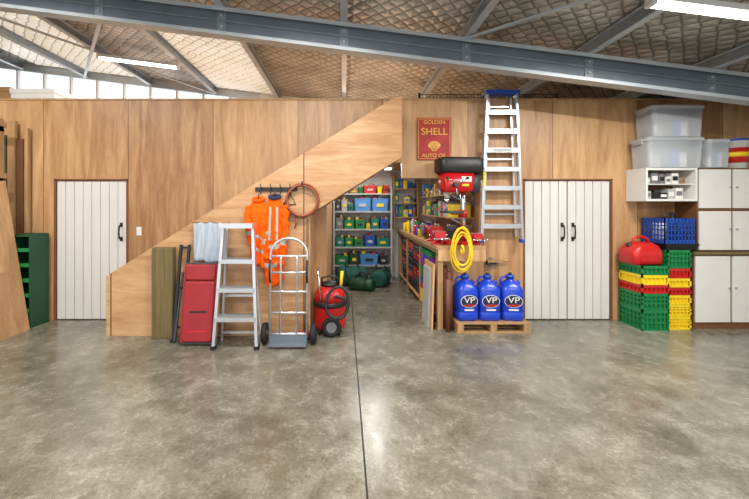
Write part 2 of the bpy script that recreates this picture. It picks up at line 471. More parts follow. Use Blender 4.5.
b = MB('tool_chest')
for k, (y0, y1) in enumerate(((.80, 1.32), (1.36, 1.86), (1.96, 2.5))):
    m = [REDP, DARKG, REDP][k]
    b.box(1.26, 1.84, y0, y1, .135, .97, m)
    for i in range(6):
        z = .16+i*.133
        b.box(1.24, 1.26, y0+.02, y1-.02, z, z+.115, [REDP, DARKG][(k+i) % 2] if i % 3 else BLACK)
        b.box(1.225, 1.24, y0+.08, y1-.08, z+.08, z+.095, CHROME)
b.finish(bevel=.003)

b = MB('parts_bins')
cc = [YEL, RED, BLUEC, GREEN, GREEN, PURP, PURP, GREEN, YEL]
for i, m in enumerate([RED, YEL, BLUEC, GREEN, RED, GREEN, PURP, PURP, GREEN]):
    z = .135+i*.093
    for j, y0 in enumerate((.02, .25, .47)):
        mm = m if j == 0 else cc[(i+j*4) % 9]
        b.box(1.225, 1.255, y0, y0+.20, z, z+.085, mm)
        b.box(1.255, 1.5, y0, y0+.20, z, z+.006, mm)
        b.box(1.50, 1.51, y0, y0+.20, z, z+.085, mm)
        b.box(1.255, 1.5, y0, y0+.006, z, z+.08, mm); b.box(1.255, 1.5, y0+.194, y0+.20, z, z+.08, mm)
b.finish(bevel=.003)

b = MB('conduit_pipes')
for (x, y, h, r) in ((1.335, -.30, .82, .04), (1.385, -.37, .76, .036), (1.335, -.455, .68, .03)):
    b.cyl((x, y, 0), (x+.0, y, h), r, TUBE, n=16); b.cyl((x, y, h-.004), (x, y, h+.002), r*.8, BLACK, n=16)
b.finish()

# pillar drill, turned side-on on the bench end
b = MB('pillar_drill')
b.M = Matrix.Translation((1.52, -.20, 1.10)) @ Matrix.Rotation(math.radians(-82), 4, 'Z')
b.rloft([(0, 0, 0, .28, .34, .03), (0, 0, .035, .28, .34, .03), (0, 0, .045, .25, .31, .03)], REDP, sm=False)
b.cyl((0, .10, .04), (0, .10, .97), .037, CHROME, n=20)
b.rloft([(0, -.06, .42, .26, .26, .03), (0, -.06, .45, .26, .26, .03)], DARKG, sm=False)
b.cyl((0, .10, .36), (0, .10, .46), .06, REDP)
b.bar((0, .08, .42), (0, -.06, .42), .07, .04, REDP)
b.rloft([(0, -.0, .70, .20, .36, .05), (0, -.0, .74, .24, .42, .06), (0, .0, .96, .25, .46, .06)], REDP)
b.rloft([(0, .04, .96, .28, .58, .08), (0, .04, .98, .31, .62, .08), (0, .04, 1.14, .31, .62, .08), (0, .04, 1.165, .27, .57, .08)], BLACK)
b.cyl((0, -.13, .62), (0, -.13, .72), .035, GREYL); b.cyl((0, -.13, .55), (0, -.13, .62), .022, CHROME, r1=.03)
b.cyl((0, -.13, .47), (0, -.13, .55), .006, CHROME)
b.cyl((.10, -.08, .80), (.19, -.08, .80), .028, DARKG)
for a in (30, 150, 270):
    a = math.radians(a); e = (.21, -.08+.16*math.cos(a), .80+.16*math.sin(a))
    b.cyl((.17, -.08, .80), e, .007, CHROME, n=8)
    b.lathe([(.0, -.02), (.018, -.012), (.02, 0), (.018, .012), (0, .02)], e, BLACK, 12)
b.cyl((0, .25, .70), (0, .25, .96), .08, DARKG, n=20)
b.box(.122, .128, .02, .16, .84, .91, WHITE); b.box(.122, .128, .03, .12, .78, .81, YEL)
b.finish()

def vise(x, y, z, s=1, name='bench_vise', m=REDP):
    b = MB(name)
    b.lathe([(.085*s, 0), (.085*s, .02*s), (.06*s, .03*s), (.05*s, .06*s), (.06*s, .07*s)], (x, y, z), m, 20)
    b.box(x-.045*s, x+.045*s, y-.06*s, y+.12*s, z+.065*s, z+.115*s, m)
    b.box(x-.07*s, x+.07*s, y+.0*s, y+.05*s, z+.10*s, z+.18*s, m); b.box(x-.07*s, x+.07*s, y-.005*s, y+.0*s, z+.14*s, z+.18*s, STEEL)
    b.box(x-.07*s, x+.07*s, y-.13*s, y-.07*s, z+.07*s, z+.18*s, m); b.box(x-.07*s, x+.07*s, y-.07*s, y-.06*s, z+.14*s, z+.18*s, STEEL)
    b.cyl((x, y-.22*s, z+.09*s), (x, y-.06*s, z+.09*s), .014*s, CHROME)
    b.cyl((x-.10*s, y-.21*s, z+.09*s), (x+.10*s, y-.21*s, z+.09*s), .008*s, CHROME, n=8)
    for k in (-1, 1): b.lathe([(0, -.014), (.014, -.008), (.014, .008), (0, .014)], (x+k*.10*s, y-.21*s, z+.09*s), CHROME, 10, 'x')
    b.finish(bevel=.004)
vise(1.27, -.20, 1.10, 1.0); vise(1.765, -.24, 1.10, .85); vise(1.32, .20, 1.10, 1.2)

b = MB('bench_grinder')
b.box(1.30, 1.44, .55, .73, 1.10, 1.13, DARKG); b.cyl((1.27, .64, 1.24), (1.47, .64, 1.24), .07, RED, n=20)
for x in (1.235, 1.48): b.cyl((x, .64, 1.24), (x+.03, .64, 1.24), .095, GREY, n=24)
b.finish()

b = MB('paint_tins')
for (x, y, r, h, m) in ((1.30, .95, .06, .13, YEL), (1.44, 1.05, .08, .17, GREYL), (1.32, 1.35, .07, .16, RED), (1.50, 1.5, .09, .2, BLUEC), (1.34, 1.75, .07, .15, GREY), (1.46, 2.0, .08, .22, GREEN), (1.33, 2.3, .07, .18, YEL), (1.5, 2.5, .08, .24, RED), (1.32, 2.6, .06, .15, BLUEL), (1.7, .5, .1, .22, DARKG), (1.72, .2, .07, .2, RED)):
    b.lathe([(r, 0), (r, h), (r*.96, h+.004), (r*.9, h+.004), (r*.9, h-.006), (0.001, h-.006)], (x, y, 1.10), m, 20)
    b.torus((x, y, 1.10+h), r, .005, CHROME, 'z', 20, 6)
b.finish()
b = MB('spray_bottles')
random.seed(21)
for i, (x, y) in enumerate(((1.28, 1.12), (1.42, 1.28), (1.28, 1.55), (1.43, 1.72), (1.27, 1.95), (1.38, 2.15), (1.28, 2.45), (1.40, 2.38), (1.60, .95), (1.62, 1.25), (1.66, 1.65))):
    h = random.uniform(.17, .27); m = random.choice([YEL, RED, BLACK, GREYL, TEAL, BLUEC, YEL])
    b.lathe([(.032, 0), (.034, .01), (.034, h*.72), (.015, h*.85), (.015, h*.9)], (x, y, 1.10), m, 14)
    b.lathe([(.018, h*.9), (.018, h), (.001, h+.004)], (x, y, 1.10), random.choice([BLACK, RED, WHITE]), 12)
b.finish()

b = MB('wall_shelf')
for z in (1.42, 1.78): b.box(1.62, 1.975, .35, 2.5, z, z+.02, TIMB)
for y in (.4, 1.4, 2.45):
    for z in (1.42, 1.78): b.polyx([(y, z), (y+.02, z), (y+.02, z-.18), (y, z-.18)], 1.95, 1.975, STEEL); b.bar((1.64, y+.01, z), (1.97, y+.01, z-.16), .02, .02, STEEL, (0, 1, 0))
for z in (1.35, 1.66, 1.97): b.box(1.10, 1.60, 2.70, 2.995, z, z+.02, TIMB)
for x in (1.08, 1.60): b.box(x, x+.02, 2.70, 2.995, 1.103, 2.35, TIMB)
b.finish()
b = MB('hardware_cases')
random.seed(3)
cm = [YEL, GREEN, RED, BLUEC, GREY, YEL, CARD, BLACK, GREYL, YEL, BLUEL, DARKG, TEAL]
for z in (1.44, 1.80):
    y = .38
    while y < 2.3:
        w = random.uniform(.06, .18); h = random.uniform(.1, .28); m = random.choice(cm)
        b.box(1.64, 1.93, y, y+w, z+.001, z+h, m); b.box(1.635, 1.64, y+.02, y+w-.02, z+h*.35, z+h*.65, random.choice(cm)); y += w+.012
for z in (1.37, 1.68, 1.99):
    x = 1.115
    while x < 1.50:
        w = random.uniform(.06, .14); w = min(w, 1.57-x); h = random.uniform(.12, .26); m = random.choice([YEL, GREEN, YEL, TEAL, BLUEC, GREY])
        b.box(x, x+w, 2.72, 2.95, z+.001, z+h, m); b.box(x+.015, x+w-.015, 2.715, 2.72, z+h*.3, z+h*.7, random.choice(cm)); x += w+.01
b.finish(bevel=.003)
b = MB('hanging_hand_tools')
for i in range(9):
    x = 1.0+i*.10; z = 2.24-.02*(i % 3)
    b.cyl((x, .10, z), (x, .16, z), .004, STEEL, n=6)
    L_ = .12+.04*(i % 3)
    b.bar((x, .15, z+.02), (x, .15, z-L_), .014, .01, [CHROME, RED, YEL, DARKG][i % 4])
    b.box(x-.022, x+.022, .14, .16, z+.0, z+.03, [STEEL, DARKG][i % 2])
b.box(.95, 1.9, .092, .10, 2.05, 2.36, TIMB)
b.finish()

b = MB('extension_lead')
random.seed(5)
for k in range(8):
    cx = 1.51+random.uniform(-.015, .015); cz = 1.06+random.uniform(-.03, .02); R = .105+random.uniform(-.015, .025)
    pts = []
    for i in range(32):
        t = 2*math.pi*i/32
        pts.append((cx+R*math.cos(t)*(1-.15*math.sin(t)), -.455-.008*k+.01*math.sin(3*t+k), cz+R*2.2*math.sin(t)))
    b.tube(pts, .009, YEL, 6, True)
b.torus((1.51, -.48, 1.06), .05, .014, YEL, 'x', 16, 6)
b.cyl((1.51, -.53, 1.24), (1.51, -.423, 1.24), .007, BLACK); b.box(1.50, 1.52, -.431, -.423, 1.04, 1.25, BLACK)
b.finish()

# ------------------------------------------------------------ steel shelving at passage end
b = MB('steel_shelving')
lv = (.10, .34, .73, 1.115, 1.5, 1.88)
for x in (-.23, 1.0):
    for y in (2.58, 2.95): b.box(x, x+.035, y, y+.035, 0, 2.0, GREYL)
for z in lv: b.box(-.23, 1.035, 2.585, 2.98, z-.03, z, GREYL)
b.finish()
b = MB('storage_tubs')
def bin_(b, x0, x1, y0, y1, z0, z1, m):
    cx, cy = (x0+x1)/2, (y0+y1)/2; w, d = x1-x0, y1-y0
    b.rloft([(cx, cy, z0, w*.88, d*.9, .02), (cx, cy, z1-.02, w*.97, d*.97, .02), (cx, cy, z1-.02, w, d, .02), (cx, cy, z1, w, d, .02), (cx, cy, z1, w*.93, d*.93, .02), (cx, cy, z0+.02, w*.84, d*.86, .02)], m, False, 2)
rows = [(.34, [(.3, .2, GREEN), (.22, .25, GREEND), (.42, .24, BLUEL), (.2, .2, BLACK)]),
        (.73, [(.2, .2, TEAL), (.2, .2, GREEN), (.22, .17, GREEN), (.26, .24, BLUEC), (.3, .2, TEAL)]),
        (1.115, [(.18, .24, GREY), (.24, .2, GREEN), (.24, .2, GREEN), (.1, .12, YEL), (.2, .22, TEAL), (.2, .22, BLUEC)]),
        (1.5, [(.12, .2, DARKG), (.15, .25, GREYL), (.13, .15, TEAL), (.38, .27, BLUEL), (.38, .27, BLUEL)]),
        (1.88, [(.3, .08, GREY), (.2, .1, CARD), (.1, .14, GREEN), (.3, .17, RED), (.12, .15, YEL), (.14, .17, REDP)])]
for z, cs in rows:
    x0 = -.19
    for i, (w, h, m) in enumerate(cs):
        bin_(b, x0+.004, x0+w-.004, 2.60, 2.9, z+.001, z+h, m)
        b.box(x0+w*.3, x0+w*.7, 2.597, 2.612, z+h*.35, z+h*.6, [GREYL, YEL, BLACK][i % 3])
        for q in range(3): b.box(x0+w*(.12+.26*q), x0+w*(.32+.26*q), 2.66, 2.8, z+h*.5, z+h*(1.02+.12*((q+i) % 3)), [GREY, BLACK, YEL, CARD, RED][(i+q) % 5])
        x0 += w
b.finish()

def duffel(name, c, L_, r, m, rot):
    b = MB(name); b.M = Matrix.Translation(c) @ Matrix.Rotation(rot, 4, 'Z')
    rings = []
    for i in range(13):
        t = i/12; x = (t-.5)*L_; e = max(.0, 1-abs(2*t-1)**5)*.35+.65
        rings.append([(x, r*e*math.cos(a)*(1+.04*math.sin(9*t+3*a)), max(r*.9*e*math.sin(a)*(1+.05*math.sin(7*t)), -r*.78)+r*.78) for a in [2*math.pi*j/20 for j in range(20)]])
    b.loft(rings, m)
    for x in (-.22*L_, .22*L_): b.tube([(x, r*1.03*math.cos(a), r*.95*math.sin(a)+r*.78) for a in [math.pi*j/10 for j in range(11)]], .012, BLACK, 6)
    for y in (-.5, .5): b.tube([(L_*.22*math.cos(a), y*r, r*1.45+.12*math.sin(a)) for a in [math.pi*j/10 for j in range(11)]], .01, BLACK, 6)
    return b.finish()
duffel('tool_bag', (.16, 2.28, 0), .62, .23, GRNBAG, .1)
duffel('tool_bag', (.74, 2.2, 0), .52, .19, GRNBAG, 1.2)
duffel('tool_bag', (.34, 1.80, 0), .50, .14, GREEND, -.4)

# ------------------------------------------------------------ fuel jugs and pallet
b = MB('timber_pallet')
for x in (1.44, 1.86, 2.28): b.box(x, x+.08, -.52, -.08, .02, .115, TIMB)
for y in (-.52, -.40, -.28, -.17): b.box(1.43, 2.37, y, y+.09, .115, .135, TIMB)
for y in (-.52, -.31, -.17): b.box(1.43, 2.37, y, y+.09, 0, .02, TIMB)
b.finish(bevel=.002)
def jug(x, rot):
    b = MB('fuel_jug'); z = .136; b.M = Matrix.Translation((x, -.32, z)) @ Matrix.Rotation(rot, 4, 'Z')
    w = .275
    b.rloft([(0, 0, 0, w*.9, w*.9, .05), (0, 0, .015, w, w, .055), (0, 0, .10, w, w, .055), (0, 0, .112, w*.95, w*.95, .055), (0, 0, .125, w, w, .055), (0, 0, .385, w, w, .06),
             (0, 0, .43, w*.9, w*.9, .07), (0, 0, .48, w*.62, w*.62, .07), (0, 0, .505, .10, .10, .049), (0, 0, .53, .085, .085, .042)], BLUE)
    b.cyl((0, 0, .53), (0, 0, .575), .05, BLUEC, n=20); b.cyl((0, 0, .575), (0, 0, .60), .02, BLACK, n=12)
    b.tube([(-.10, 0, .42), (-.125, 0, .49), (-.10, 0, .54), (-.05, 0, .545)], .016, BLUE, 8)
    b.tube([(.10, 0, .42), (.12, 0, .47), (.09, 0, .50)], .014, BLUE, 8)
    e = lambda a, c: [(a*math.cos(t), .255+c*math.sin(t)) for t in [2*math.pi*i/28 for i in range(28)]]
    b.poly(e(.112, .082), -w/2-.003, -w/2+.001, WHITE); b.poly(e(.105, .075), -w/2-.005, -w/2-.002, NAVY)
    b.box(-.06, .06, -w/2-.004, -w/2, .135, .155, WHITE)
    b.poly([(-.09, .195), (.05, .195), (.09, .215), (-.05, .215)], -w/2-.008, -w/2-.005, RED)
    o = b.finish()
    t = text('label_text', 'VP', .11, (0, 0, 0), WHITE, o, .001)
    t.location = Matrix.Rotation(rot, 3, 'Z') @ Vector((0, -w/2-.008, .270)); t.rotation_euler = (math.radians(90), 0, rot); t.scale = (1.15, 1, 1)
jug(1.60, .06); jug(1.895, -.05); jug(2.195, -.12)
b = MB('hand_brush')
b.box(2.0, 2.2, -.085, -.02, .83, .86, TIMB)
b.box(2.0, 2.12, -.08, -.025, .80, .83, BLACK); b.cyl((2.2, -.05, .845), (2.32, -.05, .85), .012, TIMB); b.box(2.06, 2.1, -.03, -.001, .77, .89, STEEL)
b.finish()

# ------------------------------------------------------------ crates right
def ncrate(b, x0, x1, y0, y1, z0, z1, m):
    i_ = .018
    b.box(x0+i_, x1-i_, y0+i_, y1-i_, z0, z0+.012, m)          # base
    for (a0, a1, c0, c1) in ((x0+i_, x1-i_, y0+i_, y0+i_+.006), (x0+i_, x1-i_, y1-i_-.006, y1-i_), (x0+i_, x0+i_+.006, y0+i_, y1-i_), (x1-i_-.006, x1-i_, y0+i_, y1-i_)):
        b.box(a0, a1, c0, c1, z0, z1-.02, m)                  # inner wall
    H = z1-z0
    rails = [(z0, z0+.018), (z1-.035, z1)]+([(z0+H*.36, z0+H*.36+.016), (z0+H*.62, z0+H*.62+.016)] if H > .15 else [])
    for a, c in rails:
        b.box(x0, x1, y0, y0+.014, a, c, m); b.box(x0, x1, y1-.014, y1, a, c, m)
        b.box(x0, x0+.014, y0, y1, a, c, m); b.box(x1-.014, x1, y0, y1, a, c, m)
    n = 7
    for i in range(n):
        x = x0+(x1-x0-.012)*i/(n-1)
        b.box(x, x+.012, y0+.001, y0+.02, z0, z1-.01, m)
        y = y0+(y1-y0-.012)*i/(n-1)
        b.box(x0+.001, x0+.02, y, y+.012, z0, z1-.01, m); b.box(x1-.02, x1-.001, y, y+.012, z0, z1-.01, m)
b = MB('stacking_crates')
z = 0
for h, m in ((.26, GREEN), (.22, GREEN), (.11, RED), (.13, YEL), (.12, GREEN)):
    ncrate(b, 3.86, 4.215, -.42, -.03, z+(.003 if z else 0), z+h, m); z += h
b.finish()
b = MB('stacking_crates')
z = 0
for h, m in ((.17, YEL), (.16, YEL), (.12, YEL), (.10, RED), (.12, YEL), (.13, RED), (.24, GREEN)):
    ncrate(b, 4.23, 4.54, -.38, -.03, z+(.003 if z else 0), z+h, m); z += h
b.finish()
ztop = z
b = MB('fuel_can'); z = .842; cx = 4.0
b.rloft([(cx, -.22, z, .36, .28, .06), (cx, -.22, z+.02, .40, .32, .07), (cx, -.22, z+.17, .40, .32, .07), (cx+.01, -.22, z+.25, .32, .28, .08), (cx+.02, -.22, z+.29, .20, .18, .07)], RED)
b.tube([(cx-.10, -.22, z+.24), (cx-.09, -.22, z+.34), (cx, -.22, z+.365), (cx+.09, -.22, z+.34), (cx+.12, -.22, z+.24)], .018, RED, 8)
b.cyl((cx-.13, -.22, z+.20), (cx-.16, -.22, z+.27), .03, BLACK); b.box(cx-.12, cx+.12, -.385, -.378, z+.05, z+.13, REDP)
b.finish()
b = MB('black_tray'); zt_ = ztop+.002
b.rloft([(4.42, -.21, zt_, .38, .34, .03), (4.42, -.21, zt_+.05, .42, .38, .03), (4.42, -.21, zt_+.08, .44, .40, .03), (4.42, -.21, zt_+.08, .40, .36, .03), (4.42, -.21, zt_+.02, .36, .32, .03)], BLACK, False)
b.finish()
b = MB('blue_crate'); x0, x1, y0, y1, z0, z1 = 4.17, 4.58, -.40, -.05, zt_+.082, zt_+.082+.33
b.box(x0+.01, x1-.01, y0+.01, y1-.01, z0, z0+.015, BLUEC)
for (a, c) in ((z0, z0+.05), (z1-.06, z1), (z0+.17, z0+.185), (z0+.10, z0+.115), (z0+.23, z0+.245)):
    b.box(x0, x1, y0, y0+.012, a, c, BLUEC); b.box(x0, x1, y1-.012, y1, a, c, BLUEC)
    b.box(x0, x0+.012, y0, y1, a, c, BLUEC); b.box(x1-.012, x1, y0, y1, a, c, BLUEC)
for i in range(10):
    x = x0+(x1-x0-.012)*i/9
    b.box(x, x+.012, y0, y0+.010, z0, z1, BLUEC); b.box(x, x+.012, y1-.01, y1, z0, z1, BLUEC)
for i in range(8):
    y = y0+(y1-y0-.012)*i/7
    b.box(x0, x0+.01, y, y+.012, z0, z1, BLUEC); b.box(x1-.01, x1, y, y+.012, z0, z1, BLUEC)
b.cyl((4.28, -.2, z0+.02), (4.28, -.2, z0+.27), .07, WHITE); b.cyl((4.42, -.22, z0+.02), (4.44, -.22, z0+.40), .03, BLACK)
b.tube([(4.3, -.2, z1-.02), (4.36, -.22, z1+.06), (4.46, -.2, z1+.07), (4.52, -.2, z1-.04)], .012, BLACK)
b.finish()

# cabinets
def cabinet(name, x0, x1, y0, z0, z1, cols, rws, topm=None):
    b = MB(name)
    b.box(x0, x1, y0+.02, -.005, z0, z1, BROWN)
    if topm: b.box(x0-.02, x1+.02, y0-.02, -.005, z1, z1+.035, topm)
    W = (x1-x0)/cols; H = (z1-z0-(.07 if z0 == 0 else 0))/rws
    for i in range(cols):
        for j in range(rws):
            a = x0+i*W+.016; c = z0+(.07 if z0 == 0 else 0)+j*H+.02
            b.box(a, a+W-.032, y0, y0+.02, c, c+H-.04, WHITE)
            hx = a+.03 if i % 2 else a+W-.06
            b.cyl((hx, y0-.02, c+H*.5), (hx, y0, c+H*.5), .012, CHROME, n=10)
    return b.finish(bevel=.003)
cabinet('base_cabinet', 4.60, 6.06, -.36, 0, .98, 3, 1, TIMBD)
cabinet('upper_cabinet', 4.67, 6.02, -.34, 1.017, 2.12, 3, 2)
b = MB('open_shelf')
b.box(3.98, 4.66, -.34, -.005, 2.09, 2.12, WHITE); b.box(3.98, 4.66, -.34, -.005, 1.68, 1.71, WHITE)
b.box(3.98, 4.005, -.34, -.005, 1.71, 2.09, WHITE); b.box(4.635, 4.66, -.34, -.005, 1.71, 2.09, WHITE)
b.box(4.005, 4.635, -.02, -.005, 1.71, 2.09, BROWN); b.box(4.005, 4.635, -.30, -.02, 1.90, 1.912, WHITE)
b.finish(bevel=.002)
b = MB('shelf_supplies')
random.seed(9)
for z in (1.711, 1.913):
    x = 4.02
    while x < 4.53:
        w = random.uniform(.06, .10); h = random.uniform(.08, .15)
        b.box(x, x+w, -.28, -.06, z, z+h, random.choice([GREY, GREYL, DARKG, WHITE, BLACK, CARD])); b.box(x+.01, x+w-.01, -.283, -.28, z+h*.3, z+h*.7, random.choice([GREY, BLACK, WHITE])); x += w+.012
b.finish(bevel=.003)

def tub(name, x0, x1, z0, z1, y0=-.36, y1=-.02, lid=CLEAR):
    b = MB(name); cx, cy, w, d = (x0+x1)/2, (y0+y1)/2, x1-x0, y1-y0
    b.rloft([(cx, cy, z0, w*.88, d*.9, .04), (cx, cy, z0+.01, w*.9, d*.92, .05), (cx, cy, z1-.05, w*.96, d*.96, .05)], CLEAR)
    b.rloft([(cx, cy, z1-.05, w, d, .05), (cx, cy, z1-.015, w, d, .05), (cx, cy, z1, w*.95, d*.93, .05)], lid, False)
    for k in (-1, 1): b.box(cx+k*w*.47-.03, cx+k*w*.47+.03, cy-.07, cy+.07, z1-.085, z1-.02, BLACK if k > 0 else GREYL)
    for i in range(5):
        xx = x0+w*(.16+.15*i); b.box(xx, xx+w*.12, cy-d*.33, cy+d*.3, z0+.015, z0+(z1-z0)*(.4+.1*(i*7 % 4)), [GREYL, GREY, BLUEL, WHITE, DARKG][i])
    b.finish()
tub('plastic_storage_tub', 3.99, 4.76, 2.122, 2.53); tub('plastic_storage_tub', 4.05, 4.76, 2.532, 2.95)
tub('plastic_storage_tub', 4.79, 5.10, 2.122, 2.50)
b = MB('paint_bucket')
b.lathe([(.125, 0), (.15, .34), (.158, .34), (.158, .36), (.16, .36), (.16, .385), (.001, .385)], (5.29, -.2, 2.122), WHITE, 28)
b.lathe([(.1345, .07), (.1485, .27)], (5.29, -.2, 2.122), RED, 28)
b.lathe([(.1445, .15), (.1485, .21)], (5.29, -.2, 2.124), YEL, 28)
b.lathe([(.161, .36), (.161, .388), (.001, .39)], (5.29, -.2, 2.122), BLUEC, 28)
b.tube([(5.29+.16*math.cos(t), -.2-.06-.12*math.sin(t)*.3, 2.46-.14*math.sin(t)) for t in [math.pi*i/12 for i in range(13)]], .004, STEEL, 6)
b.finish()

# ------------------------------------------------------------ left group in front of the stairs
b = MB('timber_sleeper')
b.box(-2.34, -2.085, -.70, -.605, 0, 1.11, TIMBD); b.box(-2.335, -2.09, -.705, -.70, .01, 1.10, TIMBD); b.finish(bevel=.006)

b = MB('folding_trestle')
for x in (-2.03, -1.93):
    b.bar((x, -.80, 0), (x+.02, -.63, 1.14), .03, .03, BLACK); b.box(x-.025, x+.025, -.83, -.77, 0, .03, RUBBER)
for t in (.15, .55, .97): b.bar((-2.03+.02*t, -.80+.17*t, 1.14*t), (-1.93+.02*t, -.80+.17*t, 1.14*t), .022, .022, BLACK, (0, 0, 1))
b.bar((-2.0, -.83, .02), (-1.98, -.65, .8), .02, .02, DARKG)
b.finish()

b = MB('mechanics_creeper')
b.M = Matrix.Translation((-1.70, -.90, .035)) @ Matrix.Rotation(math.radians(-9), 4, 'X')
for x in (-.185, .185): b.bar((x, 0, 0), (x, 0, .90), .03, .035, REDD)
for z in (.0, .90, .33, .62): b.bar((-.185, 0, z), (.185, 0, z), .03, .03, DARKG, (0, 0, 1))
for (z0, z1) in ((.008, .70), (.705, .895)):
    P = []
    for (yy, g) in ((.018, .0), (-.02, .0), (-.04, .008), (-.045, .02)):
        P.append([(q[0], yy, q[1]+(z0+z1)/2) for q in b.rr(0, 0, 0, .365-2*g, z1-z0-2*g, .03)])
    b.loft(P, REDD)
b.box(-.10, .10, -.048, -.044, .34, .36, BLACK); b.box(-.12, .12, -.048, -.044, .12, .14, REDP)
for x in (-.15, .15):
    for z in (.06, .84):
        b.cyl((x-.012, .07, z), (x+.012, .07, z), .03, RUBBER, n=16); b.box(x-.018, x+.018, .018, .07, z-.015, z+.015, STEEL)
b.finish(bevel=.0)

def sheet(b, x0, x1, z0, z1, yf, m, nx=22, nz=16, th=.012, band=None):
    rings = []
    for k in range(nz+1):
        t = k/nz; z = z1+(z0-z1)*t
        fr = []; bk = []
        for i in range(nx+1):
            s_ = i/nx; x = x0+(x1-x0)*s_; y = yf(s_, t)
            zz = z+.015*math.sin(9*s_)*t
            fr.append((x, y-th/2, zz)); bk.append((x, y+th/2, zz))
        rings.append(fr+bk[::-1])
    b.loft(rings, m if band is None else band)
b = MB('towel')
sheet(b, -1.84, -1.42, .94, 1.42, lambda s_, t: -.67-.02*t+.022*math.sin(s_*22+t*1.5)*(.3+t), TOWEL)
b.cyl((-1.86, -.67, 1.42), (-1.40, -.67, 1.42), .012, TIMB); b.box(-1.65, -1.60, -.68, -.601, 1.41, 1.43, BLACK)
b.finish()

b = MB('step_ladder')
F = lambda t, s_: Vector((-1.23+s_*(.245-.075*t), -1.0+.12*t, 1.40*t))
for s_ in (-1, 1):
    b.bar(F(0, s_), F(1, s_), .032, .06, ALU)
    b.bar((-1.23+s_*.24, -.74, 0), (-1.23+s_*.15, -.82, 1.33), .025, .03, ALU)
    b.box(F(0, s_).x-.025, F(0, s_).x+.025, -1.04, -.96, 0, .04, RUBBER)
for t in (.26, .49, .72):
    a, c = F(t, -1), F(t, 1)
    b.box(a.x, c.x, a.y-.07, a.y+.10, a.z-.045, a.z, ALU)
    for q in (-.03, 0, .03, .06): b.box(a.x+.02, c.x-.02, a.y+q-.006, a.y+q+.006, a.z, a.z+.003, GREY)
b.box(-1.42, -1.04, -.99, -.80, 1.365, 1.42, ALU)
b.bar((-1.46, -.745, .1), (-1.0, -.745, .1), .03, .02, ALU, (0, 0, 1)); b.bar((-1.43, -.77, .55), (-1.03, -.77, .55), .03, .02, ALU, (0, 0, 1))
b.finish()

b = MB('coat_rail')
b.box(-1.10, -.58, -.62, -.601, 1.80, 1.85, BLACK)
for x in (-1.02, -.90, -.78, -.66):
    b.tube([(x, -.62, 1.83), (x, -.665, 1.82), (x, -.675, 1.79), (x, -.66, 1.77), (x, -.64, 1.775)], .006, BLACK, 6)
    b.tube([(x, -.62, 1.84), (x, -.68, 1.86), (x, -.69, 1.89)], .006, BLACK, 6)
b.tube([(-.76, -.612, 1.63), (-.66, -.612, 1.76), (-.60, -.612, 1.64), (-.76, -.612, 1.63)], .007, BLACK, 6)
b.finish()
def jacket(name, cx, cy, ztop, h, w, ph, lime=False, lean=0):
    b = MB(name); rings = []
    K = 44; NJ = 64
    def crumple(p, amt):
        v = mnoise.noise_vector(Vector(p)*9+Vector((ph*3, 0, 0)))*.6+mnoise.noise_vector(Vector(p)*22)*.35
        return Vector(p)+Vector((v.x*amt, min(v.y*amt, .02), v.z*amt*.5))
    for k in range(K+1):
        t = k/K; z = ztop-h*t
        if t < .12: hw = w*(.30+.62*(t/.12)**.7)
        else: hw = w*(.92+.16*(t-.12)-.45*max(0, t-.75)+.06*math.sin(9*t+ph))
        hw *= .5; dp = .04+.03*min(1, t*5)
        rg = []
        for j in range(NJ):
            a = 2*math.pi*j/NJ
            f = 1+.18*math.sin(6*a+ph+2.5*t)*min(1, t*3)+.12*math.sin(11*a+ph*2-4*t)*t
            p = (cx+lean*t+hw*math.cos(a)*(1+.05*math.sin(8*t+ph)), cy-.01*t+dp*f*math.sin(a), z+.05*math.sin(2*a+ph)*t*t)
            rg.append(crumple(p, .028*min(1, t*3)))
        rings.append(rg)
    def mm(k):
        t = k/K
        return REFL if (.53 < t < .575 or .73 < t < .775) else ORANGE
    b.loft(rings, mm)
    for s_ in (-1, 1):
        P = [(cx+s_*w*.40, cy, ztop-.10*h), (cx+s_*w*.50, cy-.02, ztop-.22*h), (cx+lean*.4+s_*w*.52, cy-.035, ztop-.40*h), (cx+lean*.6+s_*w*.44, cy-.045, ztop-.58*h), (cx+lean*.7+s_*w*.34, cy-.055, ztop-(.72 if s_ < 0 else .80)*h)]
        Q = []
        for i in range(len(P)-1):
            for q in range(6): Q.append(Vector(P[i]).lerp(Vector(P[i+1]), q/6)+Vector((.008*math.sin(q*2+i), 0, 0)))
        Q.append(Vector(P[-1])); n = len(Q)
        R = [.056-.014*i/n+.007*math.sin(i*1.3+ph) for i in range(n)]
        rr_ = []
        for i, q in enumerate(Q): rr_.append([crumple(q+Vector((R[i]*math.cos(2*math.pi*j/18), R[i]*.75*math.sin(2*math.pi*j/18), 0)), .02) for j in range(18)])
        b.loft(rr_, lambda k: REFL if k in (15, 16) else ORANGE)
    b.tube([(cx+.06*math.cos(a), cy-.01+.045*math.sin(a), ztop+.0+.02*math.sin(a)) for a in [2*math.pi*i/16 for i in range(16)]], .022, NAVY if lime else ORANGE, 8, True)
    if lime:
        for s_ in (-1, 1): b.bar((cx+s_*w*.16, cy-.070, ztop-.12*h), (cx+lean*.5+s_*w*.18, cy-.084, ztop-.5*h), .024, .012, REFL)
    b.tube([(cx, cy-.0, ztop+.01), (cx, cy+.0, ztop+.06), (cx, cy+.02, ztop+.065)], .006, BLACK, 6)
    return b.finish()
jacket('hivis_jacket', -1.04, -.69, 1.70, .78, .24, .5, False, .03)
jacket('hivis_jacket', -.84, -.70, 1.73, 1.04, .25, 2.1, True, -.01)

